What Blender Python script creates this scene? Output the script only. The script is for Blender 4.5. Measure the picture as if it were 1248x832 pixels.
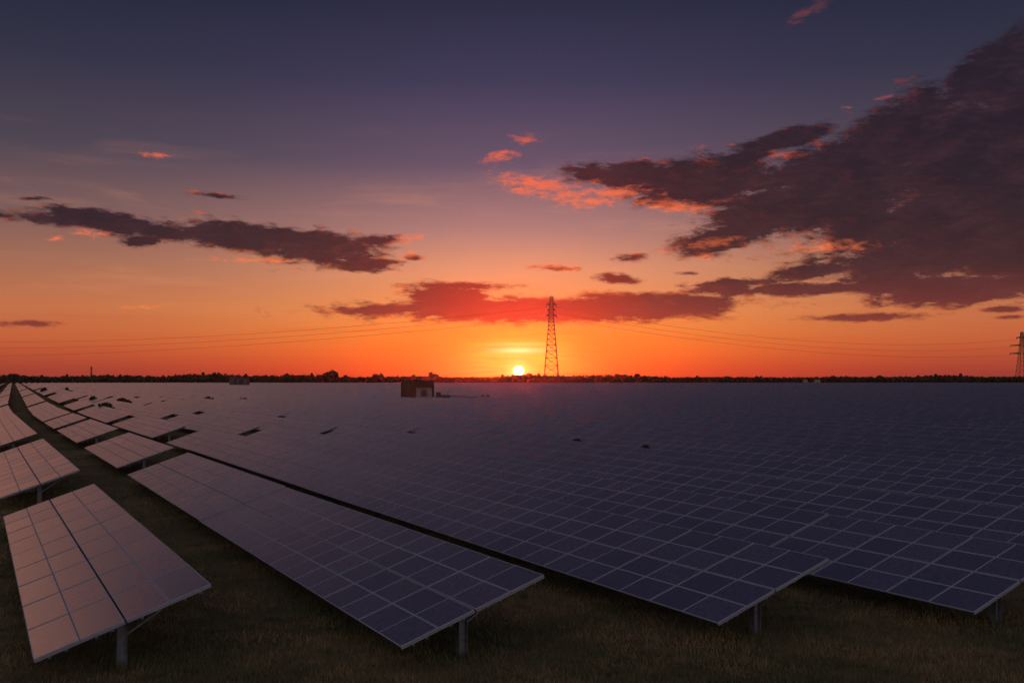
import bpy, math, random
import numpy as np
from mathutils import Vector, Matrix
random.seed(7); RNG = np.random.default_rng(7)
SC = bpy.context.scene; COL = SC.collection
R = math.radians
for o in list(bpy.data.objects): bpy.data.objects.remove(o, do_unlink=True)

# ------------------------------------------------------------------ camera
F = 1221.0; HOR = 462.0; CAMH = 6.70; HL = 6.06      # focal length and horizon of the 1248 px photograph, eye height
cd = bpy.data.cameras.new('camera'); cam = bpy.data.objects.new('camera', cd); COL.objects.link(cam)
cam.location = (0, 0, CAMH); cam.rotation_euler = (R(90), 0, 0)
cd.sensor_width = 36; cd.lens = 36*F/1248; cd.shift_y = 46/1248
cd.clip_start = .1; cd.clip_end = 60000
SC.camera = cam

# ------------------------------------------------------------------ colour management
vs = SC.view_settings; vs.view_transform = 'Standard'; vs.look = 'None'; vs.exposure = 0; vs.gamma = 1; vs.use_curve_mapping = False
def lin(*c):
    f = lambda v: v/12.92 if v <= .04045 else ((v+.055)/1.055)**2.4
    return tuple(f(v/255) for v in c) + (1,)

# ------------------------------------------------------------------ node helper
class NT:
    def __init__(s, tree): s.t = tree; s.n = tree.nodes; s.l = tree.links
    def node(s, typ, **kw):
        n = s.n.new(typ)
        for k, v in kw.items(): setattr(n, k, v)
        return n
    def put(s, sock, v):
        if isinstance(v, bpy.types.NodeSocket): s.l.new(v, sock)
        elif v is not None: sock.default_value = v
    def m(s, op, a, b=None, c=None, clamp=False):
        n = s.node('ShaderNodeMath', operation=op, use_clamp=clamp)
        s.put(n.inputs[0], a)
        if b is not None: s.put(n.inputs[1], b)
        if c is not None: s.put(n.inputs[2], c)
        return n.outputs[0]
    def vm(s, op, a, b=None):
        n = s.node('ShaderNodeVectorMath', operation=op)
        s.put(n.inputs[0], a)
        if b is not None: s.put(n.inputs[1], b)
        return n.outputs['Value'] if op in ('LENGTH', 'DOT_PRODUCT', 'DISTANCE') else n.outputs['Vector']
    def mix(s, f, a, b, blend='MIX'):
        n = s.node('ShaderNodeMix', data_type='RGBA', blend_type=blend)
        s.put(n.inputs[0], f); s.put(n.inputs[6], a); s.put(n.inputs[7], b); return n.outputs[2]
    def ss(s, v, lo, hi, a=0., b=1.):
        n = s.node('ShaderNodeMapRange', interpolation_type='SMOOTHSTEP')
        s.put(n.inputs[0], v); n.inputs[1].default_value = lo; n.inputs[2].default_value = hi
        n.inputs[3].default_value = a; n.inputs[4].default_value = b; return n.outputs[0]
    def ramp(s, f, stops):
        n = s.node('ShaderNodeValToRGB'); s.put(n.inputs[0], f); e = n.color_ramp.elements
        while len(e) > 1: e.remove(e[-1])
        e[0].position = stops[0][0]; e[0].color = stops[0][1]
        for p, c in stops[1:]:
            k = e.new(p); k.color = c
        return n.outputs[0]
    def noise(s, v, scale, detail=4, rough=.55, dist=0.):
        n = s.node('ShaderNodeTexNoise'); s.put(n.inputs['Vector'], v); n.inputs['Scale'].default_value = scale
        n.inputs['Detail'].default_value = detail; n.inputs['Roughness'].default_value = rough; n.inputs['Distortion'].default_value = dist
        return n.outputs[0]
    def comb(s, x, y, z=0.):
        n = s.node('ShaderNodeCombineXYZ'); s.put(n.inputs[0], x); s.put(n.inputs[1], y); s.put(n.inputs[2], z); return n.outputs[0]
    def sep(s, v):
        n = s.node('ShaderNodeSeparateXYZ'); s.put(n.inputs[0], v); return n.outputs

def azel(px, py):      # degrees of azimuth and elevation of a direction seen in the photograph
    x = (px-624)/F; z = (HOR-py)/F
    return math.degrees(math.atan(x)), math.degrees(math.atan2(z, math.hypot(x, 1)))
SUN_AZ, SUN_EL = azel(632, 452)

# ------------------------------------------------------------------ sky: dusk gradient, sun and clouds by direction
SKY = 1.0
W = bpy.data.worlds.new('World'); SC.world = W; W.use_nodes = True
W.node_tree.nodes.clear(); t = NT(W.node_tree)
dirv = t.vm('NORMALIZE', t.node('ShaderNodeTexCoord').outputs['Generated'])
X, Y, Z = t.sep(dirv)
az = t.m('MULTIPLY', t.m('ARCTAN2', X, Y), 57.2958)
el = t.m('MULTIPLY', t.m('ARCSINE', Z), 57.2958)
elf = t.m('DIVIDE', el, 90., clamp=True)
def rampc(stops): return t.ramp(elf, [(e/90., lin(*c)) for e, c in stops])
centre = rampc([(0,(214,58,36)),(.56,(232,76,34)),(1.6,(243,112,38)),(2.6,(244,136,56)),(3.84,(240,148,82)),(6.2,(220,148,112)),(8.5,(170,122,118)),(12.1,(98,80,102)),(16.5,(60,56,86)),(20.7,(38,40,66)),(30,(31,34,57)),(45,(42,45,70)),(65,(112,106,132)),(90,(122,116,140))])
side = rampc([(0,(142,58,54)),(.56,(158,64,50)),(2,(190,92,58)),(3.84,(192,112,74)),(6.2,(158,104,84)),(8.5,(122,90,88)),(12.1,(74,66,80)),(16.5,(48,48,68)),(20.7,(31,35,56)),(30,(30,33,55)),(45,(41,44,68)),(65,(112,106,132)),(90,(122,116,140))])  # overhead stops of both ramps raised as added fill for the ground
anti_fill = rampc([(0,(120,108,112)),(6,(204,188,190)),(20,(200,188,196)),(45,(156,148,162)),(65,(116,108,134)),(90,(122,116,140))])  # sky behind the camera, made brighter than dusk to light the ground
daz = t.m('SUBTRACT', az, SUN_AZ)
g = t.m('EXPONENT', t.m('MULTIPLY', t.m('POWER', t.m('DIVIDE', daz, 15.), 2.), -1.))
base = t.mix(g, side, centre)
base = t.mix(t.ss(t.m('ABSOLUTE', daz), 50., 130.), base, anti_fill)
p = t.comb(az, el)
warm_fill = t.m('MULTIPLY', t.m('MULTIPLY', t.ss(az, -28.3, -37.), t.ss(az, -95., -60.)), t.ss(el, 30., 12.))  # added warm sky glow out of view at left, reddens the left panels
base = t.mix(t.m('MULTIPLY', warm_fill, .9), base, lin(212, 148, 124))
# faint high cirrus streaks
cir = t.noise(t.vm('MULTIPLY', p, (.05, .42, 1.)), 1.6, 5, .6, .3)
cirm = t.m('MULTIPLY', t.ss(cir, .50, .72), t.ss(el, 1.5, 6.))
cirm = t.m('MULTIPLY', cirm, t.ss(el, 15., 8.))
base = t.mix(t.m('MULTIPLY', cirm, .16), base, lin(244, 160, 112))
low = t.noise(t.vm('MULTIPLY', p, (.05, 1.9, 1.)), 1.3, 4, .6)
base = t.mix(t.m('MULTIPLY', t.m('MULTIPLY', t.ss(low, .45, .75), t.ss(el, 6., 2.)), .22), base, lin(200, 72, 44))
# sun glow
sdir = (math.sin(R(SUN_AZ))*math.cos(R(SUN_EL)), math.cos(R(SUN_AZ))*math.cos(R(SUN_EL)), math.sin(R(SUN_EL)))
def ell(ax, ay, dx=0., dy=0.):
    v = t.vm('SUBTRACT', p, (SUN_AZ+dx, SUN_EL+dy, 0.)); v = t.vm('MULTIPLY', v, (1/ax, 1/ay, 1.))
    return t.m('EXPONENT', t.m('MULTIPLY', t.m('POWER', t.vm('LENGTH', v), 2.), -1.))
base = t.mix(t.m('MULTIPLY', ell(7.0, 3.2, 0, .6), .60), base, lin(252, 122, 22))
strk = t.noise(t.vm('MULTIPLY', p, (.25, 3.4, 1.)), 1.4, 3, .6)
base = t.mix(t.m('MULTIPLY', t.m('MULTIPLY', ell(3.0, 1.5, 0, .7), t.ss(strk, .25, .62, .55, 1.)), .95), base, lin(255, 192, 40))
base = t.mix(t.m('MULTIPLY', ell(1.25, .17, -.02, 1.18), .8), base, lin(255, 244, 170))
base = t.mix(t.m('MULTIPLY', ell(1.6, .10, .0, 1.55), .35), base, lin(255, 236, 140))

# cloud banks: (x, y, rx, ry, rise in degrees) as seen in the photograph, turned into angles
DARK = [(58,267,66,10,-2),(150,274,66,14,-5),(1095,160,110,42,20),(1210,90,90,40,34),(905,192,46,8,6),(1230,210,120,120,0),(1010,205,110,36,10),(560,348,70,6,0),(900,345,80,7,2),(1150,262,210,62,6),(945,255,110,40,6),(1255,140,150,90,35),(1120,180,90,34,22),(1130,347,160,15,0),(1215,352,130,17,0),(1020,352,90,8,2),(350,292,90,18,-4),(215,285,40,10,-4),(1190,185,210,92,18),(1030,232,170,55,10),(870,222,140,33,2),(760,212,80,20,-3),(905,282,95,20,14),(1110,318,150,40,3),(1225,300,120,60,0),
        (1210,92,75,34,42),(955,170,70,14,10),(1180,350,170,22,0),(960,352,130,9,2),(880,352,60,8,3),
        (655,378,262,17,0),(545,360,55,13,0),(500,376,125,9,3),(800,370,130,15,0),(760,340,36,7,-5),(1000,330,80,11,4),
        (112,266,86,15,-3),(290,288,110,20,-5),(385,303,96,24,-2),(440,322,50,12,0),(455,293,40,8,4),(176,293,26,7,3),(270,239,30,4,-3),
        (30,394,42,4.5,0),(678,327,32,5,-3),(770,315,22,6,3),(835,333,20,3.5,0),(1045,387,90,5.5,0),(1225,377,38,4.5,0),(1232,386,24,3,0),(505,313,14,4,0),(40,242,22,3,4)]
LIT = [(655,224,60,11,-8),(700,238,60,8,2),(606,191,26,9,8),(640,169,22,7,-5),(640,232,32,8,-8),(745,236,60,10,0),(192,190,26,5,4),(498,291,22,7,12),(500,312,16,6,0),(70,291,15,5,5),
       (680,326,46,7,-3),(870,296,40,7,8),(1010,300,70,8,0),(985,14,34,10,22),(175,374,30,2.6,2),(110,284,24,6,-4),(720,246,44,10,0),(820,252,55,9,-6),(1080,118,12,4,8),(1035,131,8,3,0),(330,316,60,5,-2),(300,317,55,4,0)]
def blob_field(P, lst):
    out = None
    for cx, cy, rx, ry, rot in lst:
        a, e = azel(cx, cy); a1, _ = azel(cx+rx, cy); a0, _ = azel(cx-rx, cy); _, e1 = azel(cx, cy-ry); _, e0 = azel(cx, cy+ry)
        mp = t.node('ShaderNodeMapping', vector_type='TEXTURE')
        if out is None: t.put(mp.inputs[0], P)
        else:                                            # keeps the node evaluation in sequence
            ma = t.node('ShaderNodeVectorMath', operation='MULTIPLY_ADD'); t.put(ma.inputs[0], out); ma.inputs[1].default_value = (1e-7, 1e-7, 1e-7); t.put(ma.inputs[2], P)
            t.put(mp.inputs[0], ma.outputs[0])
        mp.inputs[1].default_value = (a, e, 0); mp.inputs[2].default_value = (0, 0, R(rot)); mp.inputs[3].default_value = ((a1-a0)/2, (e1-e0)/2, 1)
        k = min(1., .40+ry/22.)                          # small clouds are thinner
        v = t.m('MULTIPLY_ADD', t.vm('LENGTH', mp.outputs[0]), -k, k*1.12)
        out = v if out is None else t.m('MAXIMUM', out, v)
    return t.m('MAXIMUM', out, -1.2)
def nz(P):
    a = t.noise(t.vm('MULTIPLY', P, (.30, .62, 1.)), 1.0, 7, .60, .25)
    b = t.noise(t.vm('MULTIPLY', P, (.8, 2.6, 1.)), 1.0, 8, .68, .25)
    return t.m('ADD', t.m('MULTIPLY', t.m('SUBTRACT', a, .5), 1.7), t.m('MULTIPLY', t.m('SUBTRACT', b, .5), 1.5))
dsun = t.vm('SUBTRACT', (SUN_AZ, SUN_EL, 0.), p)
dl = t.vm('LENGTH', dsun)
off = t.vm('MULTIPLY', t.vm('NORMALIZE', dsun), (.45, .75, 0.))
p2 = t.vm('ADD', p, off)
n1 = nz(p); n2 = nz(p2)
fD = blob_field(p, DARK); v1 = t.m('ADD', fD, n1); v2 = t.m('ADD', fD, n2)
alpha = t.ss(v1, -.06, .42); thick = t.ss(v1, .08, .62)
lit = t.m('MULTIPLY', t.ss(t.m('SUBTRACT', v1, v2), .0, .45), t.m('SUBTRACT', 1., t.m('MULTIPLY', thick, .96)))
core = rampc([(0,(150,50,40)),(2.5,(138,58,50)),(4.2,(98,44,48)),(6,(56,31,41)),(8.5,(38,26,39)),(13,(31,23,38)),(18,(32,27,43)),(24,(28,26,44)),(45,(22,24,42))])
nearsun = t.m('EXPONENT', t.m('MULTIPLY', t.m('POWER', t.m('DIVIDE', dl, 6.8), 2.), -1.))
core = t.mix(t.m('MULTIPLY', nearsun, 1.0, clamp=True), core, lin(176, 36, 28))
core = t.mix(t.m('MULTIPLY', t.ss(n1, .3, -.6), .12), core, lin(140, 84, 88))
litc = rampc([(0,(255,110,50)),(4,(255,132,66)),(8,(250,118,72)),(12,(240,104,70)),(15,(170,76,68)),(20,(84,50,64)),(45,(40,35,55))])
litfall = t.ss(t.m('ABSOLUTE', daz), 30., 8., .35, 1.)
cloud = t.mix(t.m('MULTIPLY', lit, litfall), core, litc)
sky = t.mix(t.m('MULTIPLY', alpha, t.ss(thick, 0., .6, .80, .99)), base, cloud)
nl = t.noise(t.vm('MULTIPLY', p, (1.0, 2.8, 1.)), 1.3, 5, .66, .3)
vL = t.m('ADD', blob_field(p, LIT), t.m('MULTIPLY_ADD', t.m('SUBTRACT', nl, .5), 2.6, t.m('MULTIPLY', n1, .5)))
aL = t.m('MULTIPLY', t.ss(vL, .05, 1.0), t.m('SUBTRACT', 1., t.m('MULTIPLY', thick, .55)))
sky = t.mix(t.m('MULTIPLY', aL, .85), sky, litc)
# haze thickens on the skyline
# sun disc (angular radius 0.36 degree) and aureole
sky = t.mix(t.m('MULTIPLY', ell(.62, .55), .9), sky, lin(255, 236, 120))
disc = t.ss(t.vm('DISTANCE', t.vm('MULTIPLY', p, (1, 1.12, 1)), (SUN_AZ, SUN_EL*1.12, 0.)), .35, .20)
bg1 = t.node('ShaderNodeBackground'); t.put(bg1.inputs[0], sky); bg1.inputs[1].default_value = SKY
bg2 = t.node('ShaderNodeBackground'); t.put(bg2.inputs[0], t.mix(disc, (0, 0, 0, 1), (1, .9, .62, 1))); bg2.inputs[1].default_value = 6.
nish = t.node('ShaderNodeTexSky', sky_type='NISHITA'); nish.sun_disc = False; nish.sun_elevation = R(max(SUN_EL, .2)); nish.sun_rotation = R(SUN_AZ)
bg3 = t.node('ShaderNodeBackground'); t.put(bg3.inputs[0], nish.outputs[0]); bg3.inputs[1].default_value = .004
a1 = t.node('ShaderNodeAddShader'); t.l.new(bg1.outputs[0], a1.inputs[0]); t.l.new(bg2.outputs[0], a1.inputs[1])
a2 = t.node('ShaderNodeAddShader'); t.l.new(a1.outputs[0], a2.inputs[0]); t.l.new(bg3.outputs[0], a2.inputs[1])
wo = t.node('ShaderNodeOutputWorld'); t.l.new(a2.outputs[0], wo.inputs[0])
W.cycles.sampling_method = 'MANUAL'; W.cycles.sample_map_resolution = 1024

# ------------------------------------------------------------------ the setting sun
sl = bpy.data.lights.new('sun', 'SUN'); sl.energy = 2.0; sl.angle = R(.5); sl.color = (1, .055, .025)
so = bpy.data.objects.new('sun', sl); COL.objects.link(so)
so.rotation_euler = Vector(sdir).to_track_quat('Z', 'Y').to_euler()

# ------------------------------------------------------------------ mesh helpers
class MB:
    def __init__(s): s.v = []; s.f = []; s.mi = []; s.uv = []
    def quad(s, a, b, c, d, mi=0, uv=None):
        n = len(s.v); s.v += [tuple(a), tuple(b), tuple(c), tuple(d)]; s.f.append((n, n+1, n+2, n+3)); s.mi.append(mi)
        s.uv += list(uv) if uv else [(0, 0)]*4
    def tri(s, a, b, c, mi=0):
        n = len(s.v); s.v += [tuple(a), tuple(b), tuple(c)]; s.f.append((n, n+1, n+2)); s.mi.append(mi); s.uv += [(0, 0)]*3
    def hexa(s, P, mi=0):                # 8 corners: bottom ring 0-3 ccw, top ring 4-7
        for q in ((3, 2, 1, 0), (4, 5, 6, 7), (0, 1, 5, 4), (1, 2, 6, 5), (2, 3, 7, 6), (3, 0, 4, 7)):
            s.quad(*[P[i] for i in q], mi=mi)
    def box(s, x0, x1, y0, y1, z0, z1, mi=0, T=None):
        P = [(x0,y0,z0),(x1,y0,z0),(x1,y1,z0),(x0,y1,z0),(x0,y0,z1),(x1,y0,z1),(x1,y1,z1),(x0,y1,z1)]
        if T: P = [T(*q) for q in P]
        s.hexa(P, mi)
    def bar(s, a, b, w, h=None, mi=0, n=4):
        a = Vector(a); b = Vector(b); d = (b-a)
        if d.length < 1e-6: return
        d.normalize(); u = d.cross(Vector((0, 0, 1)))
        if u.length < 1e-3: u = Vector((1, 0, 0))
        u.normalize(); v = u.cross(d); h = h or w
        ra = []; rb = []
        for k in range(n):
            an = math.pi/n + 2*math.pi*k/n; s_ = 1/math.cos(math.pi/n)/2
            o = u*math.cos(an)*w*s_ + v*math.sin(an)*h*s_; ra.append(a+o); rb.append(b+o)
        for k in range(n): s.quad(ra[k], ra[(k+1) % n], rb[(k+1) % n], rb[k], mi)
        if n == 4: s.quad(*ra[::-1], mi=mi); s.quad(*rb, mi=mi)
    def mesh(s, name, mats):
        me = bpy.data.meshes.new(name); me.from_pydata(s.v, [], s.f)
        for m_ in mats: me.materials.append(m_)
        me.polygons.foreach_set('material_index', s.mi)
        u = me.uv_layers.new(name='UVMap'); u.data.foreach_set('uv', np.array(s.uv, dtype=np.float32).ravel())
        me.update(); return me
    def build(s, name, mats, parent=None):
        if not isinstance(mats, (list, tuple)): mats = [mats]
        o = bpy.data.objects.new(name, s.mesh(name, mats)); COL.objects.link(o)
        if parent: o.parent = parent
        return o
def tag(o, label=None, cat=None, group=None, kind=None):
    if label: o['label'] = label
    if cat: o['category'] = cat
    if group: o['group'] = group
    if kind: o['kind'] = kind
    return o
def empty(name, loc, rz=0):
    o = bpy.data.objects.new(name, None); COL.objects.link(o); o.location = loc; o.rotation_euler = (0, 0, rz); o.empty_display_size = .5
    return o
def link(name, me, parent=None):
    o = bpy.data.objects.new(name, me); COL.objects.link(o)
    if parent: o.parent = parent
    return o
def tri_cloud(name, A, B, C, mat, parent=None, D=None):        # many loose faces from arrays
    n = len(A); arrs = [A, B, C] + ([D] if D is not None else []); k = len(arrs)
    co = np.stack(arrs, 1).reshape(-1, 3).astype(np.float32)
    me = bpy.data.meshes.new(name); me.vertices.add(n*k); me.vertices.foreach_set('co', co.ravel())
    me.loops.add(n*k); me.loops.foreach_set('vertex_index', np.arange(n*k, dtype=np.int32))
    me.polygons.add(n); me.polygons.foreach_set('loop_start', np.arange(0, n*k, k, dtype=np.int32)); me.polygons.foreach_set('loop_total', np.full(n, k, dtype=np.int32))
    me.materials.append(mat); me.update(calc_edges=True)
    return link(name, me, parent)

# ------------------------------------------------------------------ materials
def mat(name, col, rough=.6, metal=0., spec=.5, var=None):
    m_ = bpy.data.materials.new(name); m_.use_nodes = True; q = NT(m_.node_tree); b = q.n['Principled BSDF']
    b.inputs['Base Color'].default_value = (*col, 1); b.inputs['Roughness'].default_value = rough; b.inputs['Metallic'].default_value = metal
    b.inputs['Specular IOR Level'].default_value = spec
    if var:
        col2, scale = var
        n = q.noise(q.node('ShaderNodeTexCoord').outputs['Object'], scale, 6, .6)
        q.put(b.inputs['Base Color'], q.mix(q.ss(n, .35, .65), (*col, 1), (*col2, 1)))
    return m_
ALU = mat('anodised_aluminium', (.22, .22, .24), .5, .3, .5, ((.17, .17, .19), 3))
ALUB = mat('bright_aluminium', (.22, .245, .29), .6, 0, .2, ((.20, .22, .26), 3))
STEEL = mat('galvanised_steel', (.15, .155, .17), .5, .3, .5, ((.10, .104, .116), 7))
BACK = mat('panel_backsheet', (.10, .10, .11), .7)

def panel_material(name, grid, pair_lines=True):
    m_ = bpy.data.materials.new(name); m_.use_nodes = True; q = NT(m_.node_tree); b = q.n['Principled BSDF']
    uv = q.node('ShaderNodeTexCoord').outputs['UV']; u, v, _ = q.sep(uv)
    oi = q.node('ShaderNodeObjectInfo')
    if not grid:            # uv 0..1 over one module
        seed = oi.outputs['Random']; fu, fv = u, v
        wn = q.node('ShaderNodeTexWhiteNoise', noise_dimensions='1D'); q.put(wn.inputs['W'], q.m('MULTIPLY', seed, 91.7)); rnd = wn.outputs[0]
    else:
        fu = q.m('FRACT', u); fv = q.m('FRACT', v)
        wn = q.node('ShaderNodeTexWhiteNoise', noise_dimensions='3D')
        q.put(wn.inputs[0], q.comb(q.m('FLOOR', u), q.m('FLOOR', v), q.m('MULTIPLY', oi.outputs['Random'], 77.))); rnd = wn.outputs[0]
    # polycrystalline cells: 6 across, 9 along
    cu = q.m('PINGPONG', q.m('MULTIPLY', fu, 6.), .5); cv = q.m('PINGPONG', q.m('MULTIPLY', fv, 9.), .5)
    cellgap = q.m('MINIMUM', cu, cv); gap = q.ss(cellgap, .0, .06, 1., 0.)
    bus = q.m('PINGPONG', q.m('MULTIPLY', fu, 18.), .5); busl = q.ss(bus, .0, .07, 1., 0.)
    crys = q.noise(q.comb(q.m('MULTIPLY', u, 1.), q.m('MULTIPLY', v, 1.5), rnd), 26., 3, .7)
    streak = q.noise(q.comb(q.m('MULTIPLY', u, 3.5), q.m('MULTIPLY', v, 16.), q.m('MULTIPLY', rnd, 9.)), 1.5, 4, .65)
    base = q.mix(rnd, (.009, .013, .036, 1), (.018, .020, .052, 1))
    base = q.mix(q.ss(crys, .1, 1., 0., .2), base, (.026, .032, .075, 1))
    base = q.mix(q.m('MULTIPLY', gap, .6), base, (.075, .08, .11, 1))
    base = q.mix(q.m('MULTIPLY', busl, .22), base, (.15, .15, .18, 1))
    # thin film of dust, in streaks washed down the slope
    dust = q.ss(streak, .38, .72, .08, .24)
    base = q.mix(dust, base, (.16, .13, .125, 1))
    rough = q.m('ADD', q.m('MULTIPLY', q.ss(streak, .3, .7), .10), q.m('MULTIPLY_ADD', rnd, .06, .15))
    if grid:
        du = q.m('MULTIPLY', q.m('PINGPONG', u, .5), 1.0); 
        eu = q.ss(du, .025, .033, 1., 0.)
        d2 = q.m('PINGPONG', v, .5); ev = q.ss(d2, .011, .017, 1., 0.)
        dc = q.m('ABSOLUTE', q.m('SUBTRACT', q.m('MODULO', u, 4.), 2.)); ec = q.ss(dc, .036, .046, 1., 0.)
        fr = q.m('MAXIMUM', q.m('MAXIMUM', eu, ev), ec)
        dark = q.m('MAXIMUM', q.ss(dc, .016, .022, 1., 0.), q.m('MAXIMUM', q.ss(du, .010, .015, 1., 0.), q.ss(q.m('PINGPONG', q.m('ADD', v, 0.), 1.), .018, .024, 1., 0.)))
        base = q.mix(fr, base, (.22, .245, .29, 1)); base = q.mix(dark, base, (.02, .02, .022, 1))
        rough = q.m('MULTIPLY_ADD', fr, .28, rough)
    q.put(b.inputs['Base Color'], base); q.put(b.inputs['Roughness'], rough)
    if grid: q.put(b.inputs['Specular IOR Level'], q.m('MULTIPLY_ADD', fr, -.42, .5)); q.put(b.inputs['Sheen Weight'], q.m('MULTIPLY_ADD', fr, -.62, .62))
    b.inputs['Sheen Weight'].default_value = .62; b.inputs['Sheen Roughness'].default_value = .215; b.inputs['Sheen Tint'].default_value = (1, .80, .74, 1)   # dust film
    b.inputs['IOR'].default_value = 2.15
    bp = q.node('ShaderNodeBump'); bp.inputs['Strength'].default_value = .012; bp.inputs['Distance'].default_value = .02
    wav = q.noise(q.comb(q.m('MULTIPLY', u, 1.2), q.m('MULTIPLY', v, 5.), q.m('MULTIPLY', rnd, 9.)), 1.2, 3, .6)
    q.put(bp.inputs['Height'], wav); q.l.new(bp.outputs[0], b.inputs['Normal'])
    return m_
GLASS = panel_material('module_glass', False)
GRID = panel_material('module_rows', True)

# ------------------------------------------------------------------ ground
gm = bpy.data.materials.new('dry_grassland'); gm.use_nodes = True; q = NT(gm.node_tree); b = q.n['Principled BSDF']
pos = q.node('ShaderNodeNewGeometry').outputs['Position']
nA = q.noise(pos, .16, 6, .65); nB = q.noise(pos, 1.3, 6, .7); nC = q.noise(q.vm('MULTIPLY', pos, (1., 1., 1.)), 14., 4, .75); nD = q.noise(pos, 60., 3, .7)
c_ = q.mix(q.ss(nA, .4, .62), (.044, .048, .018, 1), (.115, .083, .040, 1))
c_ = q.mix(q.m('MULTIPLY', q.ss(nB, .42, .66), .7), c_, (.088, .076, .034, 1))
c_ = q.mix(q.m('MULTIPLY', q.ss(nC, .45, .7), .6), c_, (.014, .015, .007, 1))
c_ = q.mix(q.m('MULTIPLY', q.ss(nD, .5, .75), .5), c_, (.15, .115, .060, 1))
q.put(b.inputs['Base Color'], c_); b.inputs['Roughness'].default_value = .95; b.inputs['Specular IOR Level'].default_value = .1
bp = q.node('ShaderNodeBump'); bp.inputs['Strength'].default_value = .8; bp.inputs['Distance'].default_value = .12
q.put(bp.inputs['Height'], q.m('ADD', q.m('MULTIPLY', nC, .6), q.m('MULTIPLY', nD, .3))); q.l.new(bp.outputs[0], b.inputs['Normal'])
g_ = MB(); E = 6000; g_.quad((-E, -200, 0), (E, -200, 0), (E, 6400, 0), (-E, 6400, 0)); tag(g_.build('ground', gm), kind='structure')

# ------------------------------------------------------------------ solar tables
PX, PY = .8812, .4727                         # up-slope direction on the ground; rows run along (-PY, PX)
YAW = math.atan2(PY, PX)
SN = .323; CS = math.sqrt(1-SN*SN)             # tilt of the tables, 18.9 degrees
MW, ML = .972, 1.415                           # module, across the slope and along the row
UOFF = [0, .984, 2.004, 2.988]                 # start of each module up the slope (wider joint in the middle)
WT = 3.96; PAIR = 2.895; LOW = CAMH-HL        # table width up the slope, length of two modules, height of its low edge
def T(u, y, n=0.):                             # slope coordinates of a table to its own space
    return (u*CS - n*SN, y, LOW + u*SN + n*CS)
def yoff(j): return (j//2)*PAIR + (j % 2)*(ML+.010)
def module_mesh(ML=ML):
    m_ = MB(); f = .018; d = .034
    # glass, set 3 mm below the lip of the frame
    g0 = [T(f, f, -.003), T(MW-f, f, -.003), T(MW-f, ML-f, -.003), T(f, ML-f, -.003)]
    z0 = T(0, 0); rel = lambda P: tuple(P[i]-(0, 0, LOW)[i] for i in range(3))
    m_.quad(*[rel(P) for P in g0], mi=0, uv=[(0, 0), (1, 0), (1, 1), (0, 1)])
    def b_(u0, u1, y0, y1):
        P = [T(u0,y0,-d),T(u1,y0,-d),T(u1,y1,-d),T(u0,y1,-d),T(u0,y0,0),T(u1,y0,0),T(u1,y1,0),T(u0,y1,0)]
        m_.hexa([rel(P_) for P_ in P], mi=1)
    b_(0, f, 0, ML); b_(MW-f, MW, 0, ML); b_(f, MW-f, 0, f); b_(f, MW-f, ML-f, ML)
    bk = [T(f, f, -.012), T(f, ML-f, -.012), T(MW-f, ML-f, -.012), T(MW-f, f, -.012)]
    m_.quad(*[rel(P) for P in bk], mi=2)
    return m_.mesh('solar_module', [GLASS, ALUB, BACK])
MOD = module_mesh(); MODL = module_mesh(PAIR-.075)
_cache = {}
def rail_mesh(L):
    k = ('rail', round(L, 2))
    if k not in _cache:
        m_ = MB()
        m_.box(-.035, .035, 0, L, -.10, 0, T=None); _cache[k] = m_.mesh('purlin', [STEEL])
    return _cache[k]
def cap_mesh():
    if 'cap' not in _cache:
        m_ = MB()
        for u0, u1 in ((.0, .975), (.982, 1.96), (2.0, 2.98), (2.987, 3.96)):
            P = [T(u0,-.012,-.085),T(u1,-.012,-.085),T(u1,.03,-.085),T(u0,.03,-.085),T(u0,-.012,-.037),T(u1,-.012,-.037),T(u1,.03,-.037),T(u0,.03,-.037)]
            m_.hexa(P)
        _cache['cap'] = m_.mesh('end_channel', [ALU])
    return _cache['cap']
def post_mesh():
    if 'post' not in _cache:
        m_ = MB(); uc = 1.99; x = uc*CS; zt = LOW+uc*SN-.17
        m_.box(x-.11, x-.098, -.10, .10, -.3, zt); m_.box(x+.098, x+.11, -.10, .10, -.3, zt); m_.box(x-.098, x+.098, -.006, .006, -.3, zt)
        _cache['post'] = m_.mesh('post', [STEEL])
        m_ = MB(); m_.bar(T(.35, 0, -.17), T(3.65, 0, -.17), .07, .13); _cache['beam'] = m_.mesh('cross_beam', [STEEL])
        m_ = MB(); m_.bar((x-.09, .03, LOW+.30), T(.75, .03, -.2), .05, .05); _cache['b1'] = m_.mesh('brace', [STEEL])
        m_ = MB(); m_.bar((x+.09, .03, LOW+.12), T(3.25, .03, -.2), .05, .05); _cache['b2'] = m_.mesh('brace', [STEEL])
def surface_mb(m_, npair, o=(0, 0, 0), rz=0., dz=0., tl=0.):
    L = npair*PAIR-.035; c, s = math.cos(rz), math.sin(rz)
    def TT(u, y, n):
        x, y, z = T(u, y, n); z += tl*y
        return (o[0]+c*x-s*y, o[1]+s*x+c*y, z+dz)
    U = random.randint(0, 20)*4; V = random.randint(0, 40)*2
    m_.quad(TT(0, 0, 0), TT(WT, 0, 0), TT(WT, L, 0), TT(0, L, 0), 0, [(U, V+.012), (U+4, V+.012), (U+4, V+npair*2-.012), (U, V+npair*2-.012)])
    lo = [TT(0, 0, -.05), TT(WT, 0, -.05), TT(WT, L, -.05), TT(0, L, -.05)]; up = [TT(0, 0, 0), TT(WT, 0, 0), TT(WT, L, 0), TT(0, L, 0)]
    for i in range(4): j = (i+1) % 4; m_.quad(lo[i], lo[j], up[j], up[i], 1)
    m_.quad(*lo[::-1], mi=2)
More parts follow.
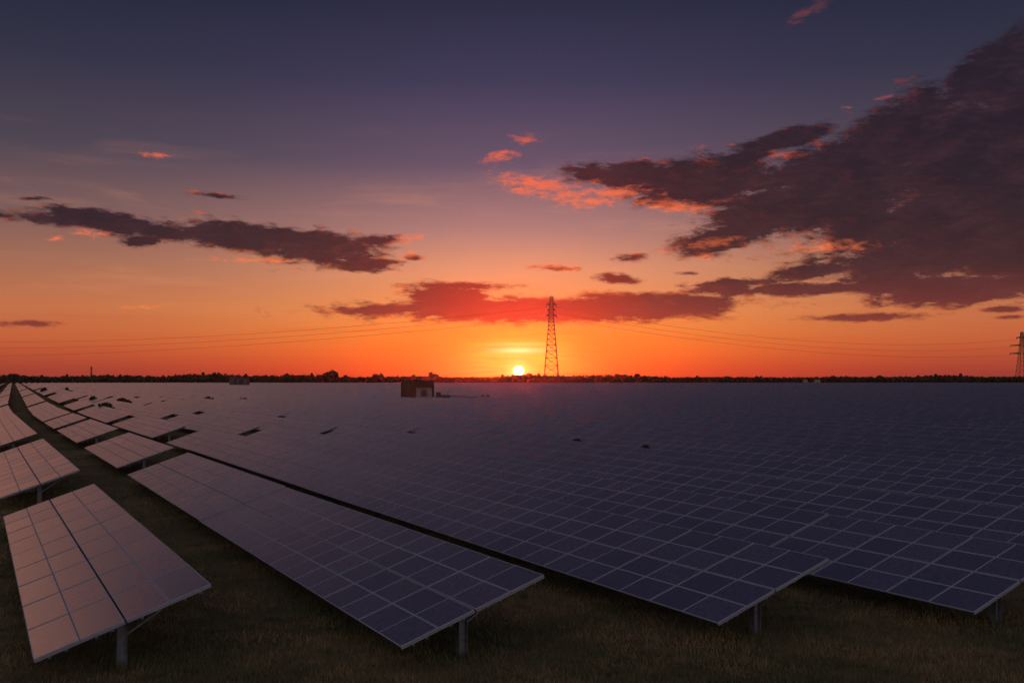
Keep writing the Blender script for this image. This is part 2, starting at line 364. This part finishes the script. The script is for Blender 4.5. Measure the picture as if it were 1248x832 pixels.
def ypost(npair):
    L = npair*PAIR; n = max(2, round(L/7.5)+1); return [.75+(L-1.55)*i/(n-1) for i in range(n)]
def mid_meshes(npair):
    k = ('mid', npair)
    if k not in _cache:
        m_ = MB(); surface_mb(m_, npair)
        fr = MB()
        for u in (.55, 1.5, 2.5, 3.45): fr.bar(T(u, .05, -.11), T(u, npair*PAIR-.1, -.11), .06, .1)
        for y in ypost(npair): fr.bar(T(.35, y, -.2), T(3.65, y, -.2), .07, .1)
        _cache[k] = (m_.mesh('panel_surface', [GRID, ALU, BACK]), fr.mesh('support_frame', [STEEL]))
    return _cache[k]
def far_mesh(npair):
    k = ('far', npair)
    if k not in _cache:
        m_ = MB(); surface_mb(m_, npair); x = 1.99*CS
        for y in ypost(npair): m_.box(x-.1, x+.1, y-.1, y+.1, -.3, LOW+1.99*SN-.08, 3)
        _cache[k] = m_.mesh('solar_table', [GRID, ALU, BACK, STEEL])
    return _cache[k]

def bend(s):                                   # the rows swing gently to the right beyond 170 m
    if s < 140: return 0., 0.
    if s < 240: d = s-140; return .030*d*d/200, .030*d/100
    return .030*50 + .030*(s-240), .030
def place(P, s):                               # P across the rows, s along them, metres; returns x, y, yaw
    b_, sl_ = bend(s); Pp = P+b_
    return PX*Pp - PY*s, PY*Pp + PX*s, YAW - math.atan(sl_)

CLEAR = []                                     # (x, y, radius) kept free of tables
HUT = (-27.6, 292.0); CLEAR.append((HUT[0], HUT[1]+2, 9.0))
HUT2 = (-247.0, 900.0); CLEAR.append((HUT2[0], HUT2[1], 14))
HUT3 = (388.0, 1290.0); CLEAR.append((HUT3[0], HUT3[1], 14))
FAR_Z = 1440.0
def along(z, P): return (z-PY*P)/PX
rows = []                                      # (row number, P, [(s0, s1), ...])
H = HL
def zs(P, lst): return [(along(a*H, P), along(b_*H, P)) for a, b_ in lst]
P1, P2_, P3, P4 = .185*H, 1.408*H, 2.680*H, 3.793*H
rows.append((1, P1, zs(P1, [(3.58,7.42),(8.42,13.1),(14.3,30.8),(32.3,50),(52,80),(83,120),(124,172),(176,236)])))
rows.append((2, P2_, zs(P2_, [(3.757,10.55),(11.27,14.78),(15.75,19.6),(20.25,23.2),(23.75,35),(37,54.6),(57,81),(85,126),(130,172),(177,236)])))
rows.append((3, P3, zs(P3, [(4.1,15.9),(17.2,22.1),(23.2,30.9),(32.2,38.3),(42,56),(62,86),(92,140),(146,190),(194,236)])))
random.seed(11)
for n in range(4, 215):
    P = P4 + (n-4)*1.2*H
    s0 = (2.861 - .35*(n-4))*H if n < 12 else along(4.0*H, P)
    s0 = max(s0, along(3.5*H, P), (P*.0-2000))
    s0 = max(s0, along((P*PX*.0)+3.5*H, P))
    cuts = []
    g1 = 17.0*H + random.uniform(-1, 1); cuts.append((along(g1, P)-(1.1 if n < 9 else .8), along(g1, P)+(.6 if n < 9 else .5)))
    g2 = 50.0*H + random.uniform(-3, 3); cuts.append((along(g2, P)-4.5, along(g2, P)+4.5))
    for zt in (98, 150, 200):
        gt = zt*H + random.uniform(-12, 12); cuts.append((along(gt, P)-3.5, along(gt, P)+3.5))
    if n < 7:                                   # a few loose gaps in the left-hand rows
        for zt in ((27, 36, 68) if n % 2 else (24, 41, 76)): cuts.append((along(zt*H, P)-2, along(zt*H, P)+1.7))
    iv = [(s0, along(238*H, P))]
    for a, b_ in sorted(cuts):
        new = []
        for i0, i1 in iv:
            if b_ < i0 or a > i1: new.append((i0, i1)); continue
            if a > i0: new.append((i0, a))
            if b_ < i1: new.append((b_, i1))
        iv = new
    rows.append((n, P, iv))
rows.insert(0, (0, P1-1.22*H, [(along(40*H, 0)+random.uniform(-3, 3), along(80*H, 0)), (along(83*H, 0), along(236*H, 0))]))

tables = []                                    # dicts of every table
for n, P, iv in rows:
    idx = 0
    for a, b_ in iv:
        L = b_-a
        npr = int(round(L/PAIR)) if n < 4 and L < 90 else int(L/PAIR)
        if npr < 1: continue
        chunks = []
        if n == 4 and idx == 0: chunks = [3]; npr -= 3
        while npr > 0:
            if n == 2 and npr == 16: c = 8
            else: c = 12 if npr > 15 else (npr if npr <= 12 else npr//2)
            chunks.append(c); npr -= c
        s = a
        for ci, c in enumerate(chunks):
            x, y, yaw = place(P, s); xe, ye, _ = place(P, s+c*PAIR)
            idx += 1
            xm, ym = (x+xe)/2, (y+ye)/2
            ok = y > 10 or ye > 10
            for cx, cy, r in CLEAR:
                for k in (0, .25, .5, .75, 1):
                    if math.hypot(x+(xe-x)*k+1.7-cx, y+(ye-y)*k-cy) < r+3: ok = False
            # inside the picture, with a margin for views from a step aside
            def rr(x, y): return x/max(y, 1)
            vis = any(-.60 < rr(x+(xe-x)*k + dx*PX*1., y+(ye-y)*k + dx*PY) < .58 for k in (0, .25, .5, .75, 1) for dx in (0, 3.7)) and max(y, ye) > 18
            inpic = any(-.511 < rr(x+(xe-x)*k + dx*PX*1., y+(ye-y)*k + dx*PY) < .511 for k in (0, .1, .25, .5, .75, .9, 1) for dx in (0, 3.7)) and max(y, ye) > 18
            if ok and vis and ym < FAR_Z:
                tables.append(dict(row=n, idx=idx, x=x, y=y, yaw=yaw, np=c, d=math.hypot(xm, ym), inp=inpic, P=P, s=s, ym=ym))
            s += c*PAIR + .05
inp = sorted([q_ for q_ in tables if q_['inp']], key=lambda q_: q_['d'])
indiv = set(id(q_) for q_ in inp[:296])
extra = [q_ for q_ in tables if not q_['inp'] and q_['d'] < 60]
ORD = ['zeroth','first','second','third','fourth','fifth','sixth','seventh','eighth','ninth','tenth','eleventh','twelfth','thirteenth','fourteenth','fifteenth','sixteenth']
FIRST = {
 (1,1): 'short wide solar table in the bottom left corner, flushed pink by the sunset',
 (1,2): 'pink solar table cut by the left picture edge, just behind the bottom left table',
 (2,1): 'long solar table left of centre whose near end stands second from the left',
 (2,2): 'continuation of the second near solar table, ending at the dark gap on the left',
 (3,1): 'solar table whose near corner stands third from the left, over brown grass',
 (4,1): 'short dark blue solar table with its near corner at the lower right',
}
def label_for(q_):
    k = (q_['row'], q_['idx'])
    if k in FIRST: return FIRST[k]
    if q_['row'] <= 16 and q_['idx'] <= 16 and q_['row'] > 0:
        return 'solar panel table in the %s row from the left, %s table back along that row' % (ORD[q_['row']], ORD[q_['idx']])
    return None
print('TABLES', len(tables), 'in picture', len(inp), 'farthest individual', inp[min(295, len(inp)-1)]['d'])
post_mesh()
far_mb = MB(); cntA = cntB = cntC = 0
random.seed(3)
for q_ in tables:
    dz = random.uniform(-.035, .035); rx = random.uniform(-.0016, .0016)
    if q_['row'] == 4 and q_['idx'] == 1: dz = 0
    if q_['row'] == 4 and q_['idx'] == 2: dz = .01
    if q_['row'] < 3 and q_['d'] < 60: dz = 0
    if id(q_) not in indiv and not q_['d'] < 60:
        surface_mb(far_mb, q_['np'], (q_['x'], q_['y'], 0), q_['yaw'], dz, rx*.3)
        continue
    near = q_['d'] < 72 or (q_['row'] <= 2 and q_['ym'] < 75)
    grp = 'solar panel tables of the field'
    lab = label_for(q_)
    if near:
        root = empty('solar_table', (q_['x'], q_['y'], dz), q_['yaw']); tag(root, lab, 'solar table', grp); root.rotation_euler.x = rx; cntA += 1
        # posts sink a little with the table; they are long enough to stay in the ground
        long_ = q_['row'] == 1                  # the leftmost row carries the longer modules
        for j in range(q_['np']*(1 if long_ else 2)):
            for k in range(4):
                o = link('solar_module', MODL if long_ else MOD, root); u = UOFF[k]; yy = j*PAIR if long_ else yoff(j)
                o.location = T(u, yy, random.uniform(-.002, .002)); o.rotation_euler = (random.gauss(0, .0018), random.gauss(0, .0018), random.gauss(0, .0006))
        L = q_['np']*PAIR-.05
        for u in (.30, .66, 1.30, 1.66, 2.33, 2.69, 3.32, 3.68):
            o = link('purlin', rail_mesh(L), root); o.location = T(u, .02, -.036); o.rotation_euler = (0, -math.asin(SN), 0)
        link('end_channel', cap_mesh(), root)
        for y in ypost(q_['np']):
            for nm, k in (('post', 'post'), ('cross_beam', 'beam'), ('brace', 'b1'), ('brace', 'b2')):
                o = link(nm, _cache[k], root); o.location = (0, y, 0)
    elif q_['d'] < 150:
        root = empty('solar_table', (q_['x'], q_['y'], dz), q_['yaw']); root.rotation_euler.x = rx
        tag(root, lab or 'solar table in the densely packed middle distance of the field', 'solar table', grp); cntB += 1
        a, b_ = mid_meshes(q_['np']); link('panel_surface', a, root); link('support_frame', b_, root)
        for y in ypost(q_['np']): o = link('post', _cache['post'], root); o.location = (0, y, 0)
    else:
        o = link('solar_table', far_mesh(q_['np'])); o.location = (q_['x'], q_['y'], dz); o.rotation_euler = (rx, 0, q_['yaw']); cntC += 1
        tag(o, lab or 'one of the small distant solar tables that merge into an even sheet of panels', 'solar table', grp if lab else 'distant solar tables')
print('A', cntA, 'B', cntB, 'C', cntC)
tag(far_mb.build('distant_solar_tables', [GRID, ALU, BACK]), 'thin far sheet of countless solar tables reaching the treeline', 'solar tables', None, 'stuff')

# ------------------------------------------------------------------ grass of the foreground and the aisles
def blades(n, zmin, zmax, hmin, hmax, w):
    u = RNG.random(n); z = 1/(1/zmin + u*(1/zmax-1/zmin)); x = (RNG.random(n)*1.16-.60)*z
    P = PX*x + PY*z; s = -PY*x + PX*z
    # bare shade under the tables keeps less grass
    keep = np.ones(n, bool)
    for P0, st in ((P1, 3.963), (P2_, 3.508), (P3, 3.211), (P4, 2.861)):
        keep &= ~((P > P0+.5) & (P < P0+3.2) & (s > st*H+1.5)) | (RNG.random(n) < .55)
    keep &= ~((P > P4+3.2) & (s > 3*H))
    RNGc = 0; clump = np.sin(x*2.1+np.sin(z*1.7)*2)*np.sin(z*2.6+np.sin(x*1.3)*2)
    keep &= (RNG.random(n) < .55+.45*clump)
    x = x[keep]; z = z[keep]; n = len(x)
    h = (hmin+(hmax-hmin)*RNG.random(n)**2); a = RNG.random(n)*math.pi; ww = w*(.6+.8*RNG.random(n))*np.clip(z/26, 1, 3)
    b0 = np.stack([x-np.cos(a)*ww, z-np.sin(a)*ww, np.zeros(n)], 1); b1 = np.stack([x+np.cos(a)*ww, z+np.sin(a)*ww, np.zeros(n)], 1)
    th = RNG.random(n)*2*math.pi; ln = h*RNG.random(n)*.8
    tp = np.stack([x+np.cos(th)*ln, z+np.sin(th)*ln, h], 1)
    return b0, b1, tp
gb = bpy.data.materials.new('grass_blades'); gb.use_nodes = True; q = NT(gb.node_tree); b = q.n['Principled BSDF']
pos = q.node('ShaderNodeNewGeometry').outputs['Position']
n_ = q.noise(pos, .22, 5, .65); n2_ = q.noise(pos, 25., 2, .6)
c_ = q.mix(q.ss(n_, .45, .58), (.050, .064, .024, 1), (.165, .118, .056, 1)); c_ = q.mix(q.m('MULTIPLY', q.ss(n2_, .4, .7), .55), c_, (.18, .135, .072, 1))
q.put(b.inputs['Base Color'], c_); b.inputs['Roughness'].default_value = .8; b.inputs['Specular IOR Level'].default_value = .2
A, B, C = blades(300000, 19, 60, .03, .20, .010); A2, B2, C2 = blades(60000, 40, 200, .06, .2, .010); A3, B3, C3 = blades(9000, 19, 45, .15, .42, .005)
# coarser tufts
nt, nb = 900, 34
u_ = RNG.random(nt); zt_ = 1/(1/20 + u_*(1/60-1/20)); xt_ = (RNG.random(nt)*1.16-.6)*zt_
xx_ = np.repeat(xt_, nb)+RNG.normal(size=nt*nb)*.07; zz_ = np.repeat(zt_, nb)+RNG.normal(size=nt*nb)*.07
hh_ = np.repeat(.14+.22*RNG.random(nt)**2, nb)*(.5+.5*RNG.random(nt*nb)); aa_ = RNG.random(nt*nb)*6.283; w_ = .007*np.clip(zz_/26, 1, 3)
A4 = np.stack([xx_-np.cos(aa_)*w_, zz_-np.sin(aa_)*w_, 0*xx_], 1); B4 = np.stack([xx_+np.cos(aa_)*w_, zz_+np.sin(aa_)*w_, 0*xx_], 1)
dx_ = xx_-np.repeat(xt_, nb); dy_ = zz_-np.repeat(zt_, nb)
C4 = np.stack([xx_+dx_*1.6+RNG.normal(size=nt*nb)*.03, zz_+dy_*1.6+RNG.normal(size=nt*nb)*.03, hh_], 1)
tag(tri_cloud('grass', np.concatenate([A, A2, A3, A4]), np.concatenate([B, B2, B3, B4]), np.concatenate([C, C2, C3, C4]), gb), 'short dry brown and green grass between the solar tables', 'grass', None, 'stuff')

# ------------------------------------------------------------------ shrubs, trees
LEAF = mat('dark_foliage', (.030, .034, .018), .8, 0, .2, ((.050, .046, .024), .35))
BARK = mat('bark', (.045, .036, .028), .9)
def leaves(centres, radii, n, size):              # n leaf clumps spread through ellipsoids
    k = RNG.integers(0, len(centres), n); C0 = np.array(centres)[k]; Rr = np.array(radii)[k]
    d = RNG.normal(size=(n, 3)); d /= np.linalg.norm(d, axis=1)[:, None]; r = RNG.random(n)**.45
    c = C0 + d*r[:, None]*Rr
    a = RNG.normal(size=(n, 3)); a /= np.linalg.norm(a, axis=1)[:, None]; b_ = np.cross(a, RNG.normal(size=(n, 3))); b_ /= np.linalg.norm(b_, axis=1)[:, None]
    s = size*(.5+RNG.random(n))[:, None]
    return c-a*s-b_*s*.5, c+a*s-b_*s*.4, c+a*s*.7+b_*s, c-a*s*.6+b_*s*.7
def tree(x, y, h, w, label, name='tree', trunk=.3, group='trees standing above the far treeline'):
    root = empty(name, (x, y, 0)); tag(root, label, 'tree' if name == 'tree' else 'shrub', group)
    cs, rs = [], []
    for i in range(11):
        a = random.uniform(0, 6.28); r = random.uniform(.0, .36)*w
        cs.append((math.cos(a)*r, math.sin(a)*r, h*random.uniform(.5 if name == 'tree' else .3, .86)-abs(r)*.22)); k = random.uniform(.12, .22)*w; rs.append((k, k, min(k*.75, h*.16)))
    A, B, C, D = leaves(cs, rs, 520 if name == 'tree' else 420, .055*w if name == 'tree' else .07*w)
    tri_cloud('crown', A, B, C, LEAF, root, D)
    m_ = MB(); m_.bar((0, 0, 0), (0, 0, h*.55), trunk*2, n=8)
    for c in cs[:7]: m_.bar((0, 0, h*.3), c, trunk*.7, n=5)
    m_.build('trunk', BARK, root)
ZT = 1560.0
for px, py, wp, lab in [(404,450.5,24,'broad umbrella shaped tree on the skyline, left of centre, tallest of the treeline'),
                        (462,454,20,'rounded tree on the skyline above the left of the brown hut'),
                        (527,453,20,'spreading tree on the skyline just right of the brown hut'),
                        (645,455,20,'flat topped tree against the glow, touching the right side of the sun'),
                        (1016,457.5,22,'low domed tree on the skyline above the two pale far huts'),
                        (1074,457,16,'spiky dark tree on the skyline at the right, between pale huts and right pylon'),
                        (1208,457.5,8,'small round tree on the skyline left of the right-hand pylon'),
                        (22,453.5,30,'bulky dark tree clump on the skyline at the far left')]:
    tree((px-624)/F*ZT, ZT+random.uniform(-8, 8), CAMH+(HOR-py)/F*ZT, wp/F*ZT, lab, 'tree', .5)
# wood along the horizon
cs, rs = [], []
for xx in np.arange(-1250, 1250, 3.6):
    px = 624+xx/1620*F
    hh = 12.2+1.6*math.sin(xx*.011)+1.2*math.sin(xx*.037+1)+(1.4 if px < 330 else 0)*min(1, (330-px)/150 if px < 330 else 0)
    if 560 < px < 620: hh -= 1.0
    if px > 760: hh -= 1.6
    for k in range(2):
        y = random.uniform(1590, 1660); h = hh*random.uniform(.86, 1.06); r = random.uniform(2.8, 5.0)
        cs.append((xx+random.uniform(-2, 2), y, h*.52)); rs.append((r, r, h*.50))
    cs.append((xx, 1588, 4.6)); rs.append((5., 5., 5.2))
    if random.random() < .05: cs.append((xx, 1590, hh*1.0)); rs.append((1.6, 1.6, 1.8))
A, B, C, D = leaves(cs, rs, 240000, 1.3)
tag(tri_cloud('far_woodland', A, B, C, LEAF, None, D), 'low dark belt of woodland running along the whole horizon', 'woodland', None, 'stuff')

def shrub(px, py, D, h, w, lab):
    z = D*F/(py-HOR); tree((px-624)/F*z, z, h, w, lab, 'shrub', .05, 'dark shrubs growing up between the solar tables')
shrub(131,497,5.2,2.7,3.4,'dark shrub poking up between pink solar tables, nearest of the left-hand shrubs')
shrub(151,487.5,5.0,2.6,4.6,'flat dark shrub between solar tables, just right of the nearest left-hand shrub')
shrub(114,484.8,5.0,2.4,2.4,'smallest dark shrub among the left-hand solar tables')
shrub(54,475.5,5.0,3.0,5.0,'dark shrub at the left edge of the field beside the grass aisle')
shrub(82,475,5.0,3.0,5.0,'dark shrub further right than the one at the aisle, far left of the field')
shrub(218,486,4.9,2.1,3.0,'low dark shrub in the far cross track, leftmost of three in line')
shrub(255,485.3,4.9,2.3,3.2,'low dark shrub in the far cross track, middle of three in line')
shrub(297,484.8,4.9,2.1,3.4,'low dark shrub in the far cross track, rightmost of three in line')
shrub(788,539,4.85,1.85,1.5,'wispy dark weeds over the dark panels right of centre, nearest to the camera')
shrub(703,534,4.85,1.95,2.6,'faint dark weeds over the panels below the central pylon')
shrub(1222,0,4.85,.3,.3,'x') if False else None

# ------------------------------------------------------------------ service hut and its neighbours
BROWN = mat('brown_cladding', (.115, .046, .030), .8, 0, .3, ((.06, .026, .018), .8))
WHITE = mat('pale_render', (.27, .22, .215), .85, 0, .3, ((.20, .16, .16), .9))
DOOR = mat('rust_door', (.13, .055, .035), .7, 0, .3, ((.09, .04, .028), 2))
DARKM = mat('dark_steel', (.03, .026, .026), .6, .2)
CONC = mat('concrete', (.22, .19, .18), .9, 0, .2, ((.16, .14, .13), 1.))
def hut():
    L1, L2, h = 6.3, 7.4, 6.25                  # side wall, front wall, height
    corner = ((506-624)/F*288, 288)
    root = empty('service_hut', (corner[0], corner[1], 0), R(47)); tag(root, 'square brown service hut with pale doorway standing among the panels', 'hut')
    # local: +x runs right-away (front wall), +y runs left-away (side wall)
    b_ = MB(); b_.box(.35, L2, .0, L1, 0, h-.25); 
    w = MB(); w.box(0, .35, 0, L1, 0, h-.25)
    b_ = MB()
    b_.box(0, .3, 0, L1, 0, h-.2); b_.box(L2-.3, L2, 0, L1, 0, h-.2); b_.box(.3, L2-.3, L1-.3, L1, 0, h-.2); b_.box(.3, L2-.3, .0, L1-.3, h-1.9, h-.2)
    b_.build('wall', BROWN, root)
    f = MB(); f.box(.30, 2.7, .5, .8, 0, h-1.9); f.box(5.0, L2-.3, .5, .8, 0, h-1.9); f.box(2.7, 5.0, .5, .8, 3.6, h-1.9); f.build('doorway_wall', WHITE, root)
    d = MB(); d.box(2.72, 4.98, .62, .72, 0, 3.6); do = d.build('door', DOOR, root)
    k = MB(); k.box(2.9, 3.0, .55, .62, 1.5, 1.8); k.build('handle', DARKM, do)
    r = MB(); r.box(-.25, L2+.25, -.25, L1+.25, h-.2, h+.05); r.build('roof', DARKM, root)
    v = MB(); v.bar((-.06, 2.8, 4.6), (.0, 2.8, 4.6), .8, .8, n=10); v.build('wall_lamp', WHITE, root)
    p_ = MB(); p_.box(-.9, L2+.9, -.9, L1+.9, 0, .25); p_.build('plinth', CONC, root)
hut()
def cabinet(x, y, w, d, h, rz, lab, m1):
    root = empty('cabinet', (x, y, 0), rz); tag(root, lab, 'cabinet')
    b_ = MB(); b_.box(-w/2, w/2, -d/2, d/2, .15, h); b_.build('body', m1, root)
    p_ = MB(); p_.box(-w/2-.1, w/2+.1, -d/2-.1, d/2+.1, 0, .15); p_.build('plinth', CONC, root)
    r = MB(); r.box(-w/2-.12, w/2+.12, -d/2-.12, d/2+.12, h, h+.1); r.build('lid', DARKM, root)
    d_ = MB(); d_.box(-w*.4, w*.4, -d/2-.04, -d/2-.004, .3, h-.2); d_.build('door', DARKM, root)
zc = 284
cabinet((541-624)/F*zc, zc, 3.4, 1.6, 2.15, R(-4), 'low dark equipment cabinet beside the right wall of the brown hut', DARKM)
cabinet((534-624)/F*(zc+1), zc+2.2, 1.2, 1.2, 2.9, R(-4), 'slim dark cabinet behind the low one, against the brown hut', DARKM)
tr = empty('cable_tray', ((549-624)/F*zc, zc, 0)); tag(tr, 'thin cable tray on stub posts running right from the low cabinet', 'cable tray')
LT = (583-549)/F*zc
m_ = MB(); m_.bar((0, 0, 1.95), (LT, 0, 1.6), .25, .22); m_.build('tray', DARKM, tr)
for k in range(4):
    xk = LT*(k+.5)/4; m_ = MB(); m_.bar((xk, .0, 0), (xk, 0, 1.9-.35*(k+.5)/4), .12); m_.build('post', STEEL, tr)
jb = empty('transfer_switch', ((590-624)/F*zc, zc, 0)); tag(jb, 'leaning dark switch box with a round drum at the end of the cable tray', 'switch box')
m_ = MB(); m_.hexa([(-2.0,-.4,1.0),(.2,-.4,1.0),(.2,.4,1.0),(-2.0,.4,1.0),(-1.6,-.4,1.5),(-.1,-.4,2.5),(-.1,.4,2.5),(-1.6,.4,1.5)]); m_.build('housing', DARKM, jb)
m_ = MB(); m_.bar((1.15, -.35, 1.95), (1.15, .35, 1.95), 1.0, 1.0, n=14)
for sgn in (-.35, .35):
    n0 = len(m_.v); pts = [(1.15+.5*math.cos(i*math.pi/7), sgn, 1.95+.5*math.sin(i*math.pi/7)) for i in range(14)]
    m_.v += pts; m_.f.append(tuple(range(n0, n0+14))); m_.mi.append(0); m_.uv += [(0, 0)]*14
m_.build('cable_drum', DARKM, jb)
m_ = MB(); m_.bar((-1, 0, 0), (-1, 0, 1.05), .15); m_.bar((1.15, 0, 0), (1.15, 0, 1.5), .15); m_.build('stand', STEEL, jb)

GREY = mat('weathered_block', (.11, .085, .08), .9, 0, .2, ((.07, .055, .05), .3)); PALE = mat('cream_cladding', (.20, .17, .12), .8, 0, .2)
def station():
    x0 = (279.5-624)/F*900; s = 900/F; root = empty('substation', (x0, 900, 0)); tag(root, 'grey twin block substation far off on the left under the treeline', 'substation')
    h = CAMH+3*s
    m_ = MB(); m_.box(0, 6.2*s, 0, 8, 0, h); m_.build('tower_block', GREY, root)
    m_ = MB(); m_.box(8.6*s, 12*s, 0, 8, 0, h-1.2); m_.box(17*s, 21.5*s, 0, 8, 0, h-1.2); m_.box(12*s, 17*s, 0, 8, h-2.6, h-1.2); m_.build('wall', GREY, root)
    m_ = MB(); m_.box(12*s, 17*s, .6, .8, 0, h-2.6); m_.build('door', DARKM, root)
    m_ = MB(); m_.box(6.2*s, 8.6*s, 1, 8, 0, h-2.4); m_.build('link_wall', BROWN, root)
    m_ = MB(); m_.box(-.3, 6.2*s+.3, -.3, 8.3, h, h+.35); m_.box(8.6*s-.3, 21.5*s+.3, -.3, 8.3, h-1.2, h-.85); m_.build('roof', DARKM, root)
station()
for px, w, lab in ((982, 4.5, 'pale cream hut far off at the right, left one of two'), (996.5, 6.5, 'pale cream hut far off at the right, right one of two')):
    z = 1290; s = z/F; root = empty('far_hut', ((px-624)*s, z, 0)); tag(root, lab, 'hut', 'pale huts under the right treeline'); h = CAMH-.6*s
    m_ = MB(); m_.box(-w*s/2, w*s/2, 0, 5, 0, h); m_.build('wall', PALE, root)
    m_ = MB(); m_.box(-w*s/2-.4, w*s/2+.4, -.4, 5.4, h, h+.5); m_.build('roof', GREY, root)
    m_ = MB(); m_.box(-1, 1, -.08, -.004, 0, 3.); m_.build('door', DARKM, root)
# ------------------------------------------------------------------ pylons and wires
IRON = mat('weathered_pylon_steel', (.10, .07, .06), .7, .3); WIRE = mat('conductor', (.08, .06, .055), .6, .4); GLS = mat('insulator', (.06, .035, .03), .3)
def pylon(px, z, top_py, lab, arms, t_=1.0, rz=0., base_w=18.5, ta=1.0):
    s = z/F; h = CAMH+(HOR-top_py)*s; x = (px-624)*s
    root = empty('pylon', (x, z, 0), rz); tag(root, lab, 'pylon', 'lattice pylons of the power line')
    bw = base_w/2*s; ww = bw*.36; hw = h*.70
    def wid(zz): return bw+(ww-bw)*zz/hw if zz < hw else ww+(ww*.55-ww)*(zz-hw)/(h-hw)
    lv = [0]; 
    while lv[-1] < h*.985:
        lv.append(min(h, lv[-1]+max(wid(lv[-1])*1.25, h*.028)))
    cr = ((-1,-1),(1,-1),(1,1),(-1,1))
    for (a, b_) in cr:
        lg = MB()
        for i in range(len(lv)-1): lg.bar((a*wid(lv[i]), b_*wid(lv[i]), lv[i]), (a*wid(lv[i+1]), b_*wid(lv[i+1]), lv[i+1]), .75*t_)
        lg.build('leg', IRON, root)
    br = MB()
    for i in range(len(lv)-1):
        w0, w1 = wid(lv[i]), wid(lv[i+1])
        for k in range(4):
            c0, c1 = cr[k], cr[(k+1) % 4]
            br.bar((c0[0]*w0, c0[1]*w0, lv[i]), (c1[0]*w1, c1[1]*w1, lv[i+1]), .42*t_); br.bar((c1[0]*w0, c1[1]*w0, lv[i]), (c0[0]*w1, c0[1]*w1, lv[i+1]), .42*t_)
            br.bar((c0[0]*w1, c0[1]*w1, lv[i+1]), (c1[0]*w1, c1[1]*w1, lv[i+1]), .42*t_)
    br.build('bracing', IRON, root)
    pts = []
    for zy, half in arms:
        zz = CAMH+(HOR-zy)*s; hf = half*s; w0 = wid(zz)
        am = MB()
        for sg in (-1, 1):
            for yy in (-w0, w0):
                am.bar((sg*w0, yy, zz), (sg*hf, 0, zz+.2), .7*ta); am.bar((sg*w0, yy, zz+h*.018), (sg*hf, 0, zz+.4), .7*ta)
                for f_ in (.33, .66): am.bar((sg*(w0+(hf-w0)*f_), yy*(1-f_), zz), (sg*(w0+(hf-w0)*f_), yy*(1-f_), zz+h*.018*(1-f_)), .35*t_)
        ao = am.build('crossarm', IRON, root)
        for sg in (-1, 1):
            ins = MB(); ins.bar((sg*hf, 0, zz), (sg*hf, 0, zz-h*.030), .6*ta, n=6); ins.build('insulator', GLS, ao)
            cx, sx = math.cos(rz), math.sin(rz)
            pts.append((x+cx*sg*hf, z+sx*sg*hf, zz-h*.030))
    ew = MB(); ew.bar((0, 0, h-.5), (0, 0, h+h*.012), .5*t_); ew.build('peak', IRON, root)
    return pts
pc = pylon(672, 1480, 361.5, 'tall lattice pylon silhouetted right of the setting sun', [(371.5,6.0),(378,4.6),(384.5,6.2)], 1.1, R(0), 18.5, 1.5)
pr = pylon(1245.5, 2300, 404, 'smaller lattice pylon cut by the right picture edge', [(411.5,6.5),(421,13.5),(430.8,14.5)], 1.0, R(0), 12, 2.3)
pl = pylon(-170, 2300, 404, 'lattice pylon beyond the left picture edge that carries the wires', [(409.5,6.5),(419.5,13.5),(431,14.5)], 1.0, R(0), 12, 2.3)
pf = pylon(111.3, 3900, 446, 'tiny pylon far beyond the treeline on the left', [(448.2,1.7),(450.2,1.5)], 1.3, 0, 2.6, 1.6)
def wire(a, b_, sag, lab):
    m_ = MB(); n = 44; a = Vector(a); b_ = Vector(b_); prev = a
    for i in range(1, n+1):
        k = i/n; q_ = a.lerp(b_, k); q_.z -= 4*sag*k*(1-k); m_.bar(prev, q_, .27, n=5); prev = q_
    tag(m_.build('power_line', WIRE), lab, 'wire', 'wires strung between the pylons')
nm = ['top', 'middle', 'lowest']
for i in range(3):
    for j in range(2):
        wire(pl[2*i+1], pc[2*i+j], 26-3*i, '%s wire of the span left of the central pylon, %s of the pair' % (nm[i], ('left strand', 'right strand')[j])) if j == 0 else None
        wire(pc[2*i+1], pr[2*i], 30-3*i, '%s wire of the span between the central and the right pylon' % nm[i]) if j == 1 else None

# ------------------------------------------------------------------ evening haze
hz = bpy.data.materials.new('evening_haze'); hz.use_nodes = True; q = NT(hz.node_tree); q.n.clear()
pv = q.node('ShaderNodeVolumePrincipled'); pv.inputs['Color'].default_value = (.9, .8, .8, 1); pv.inputs['Density'].default_value = .000009; pv.inputs['Anisotropy'].default_value = .93
ho = q.node('ShaderNodeOutputMaterial'); q.l.new(pv.outputs[0], ho.inputs['Volume'])
m_ = MB(); m_.box(-6100, 6100, -300, 6500, -2, 175); tag(m_.build('haze', hz), kind='stuff')
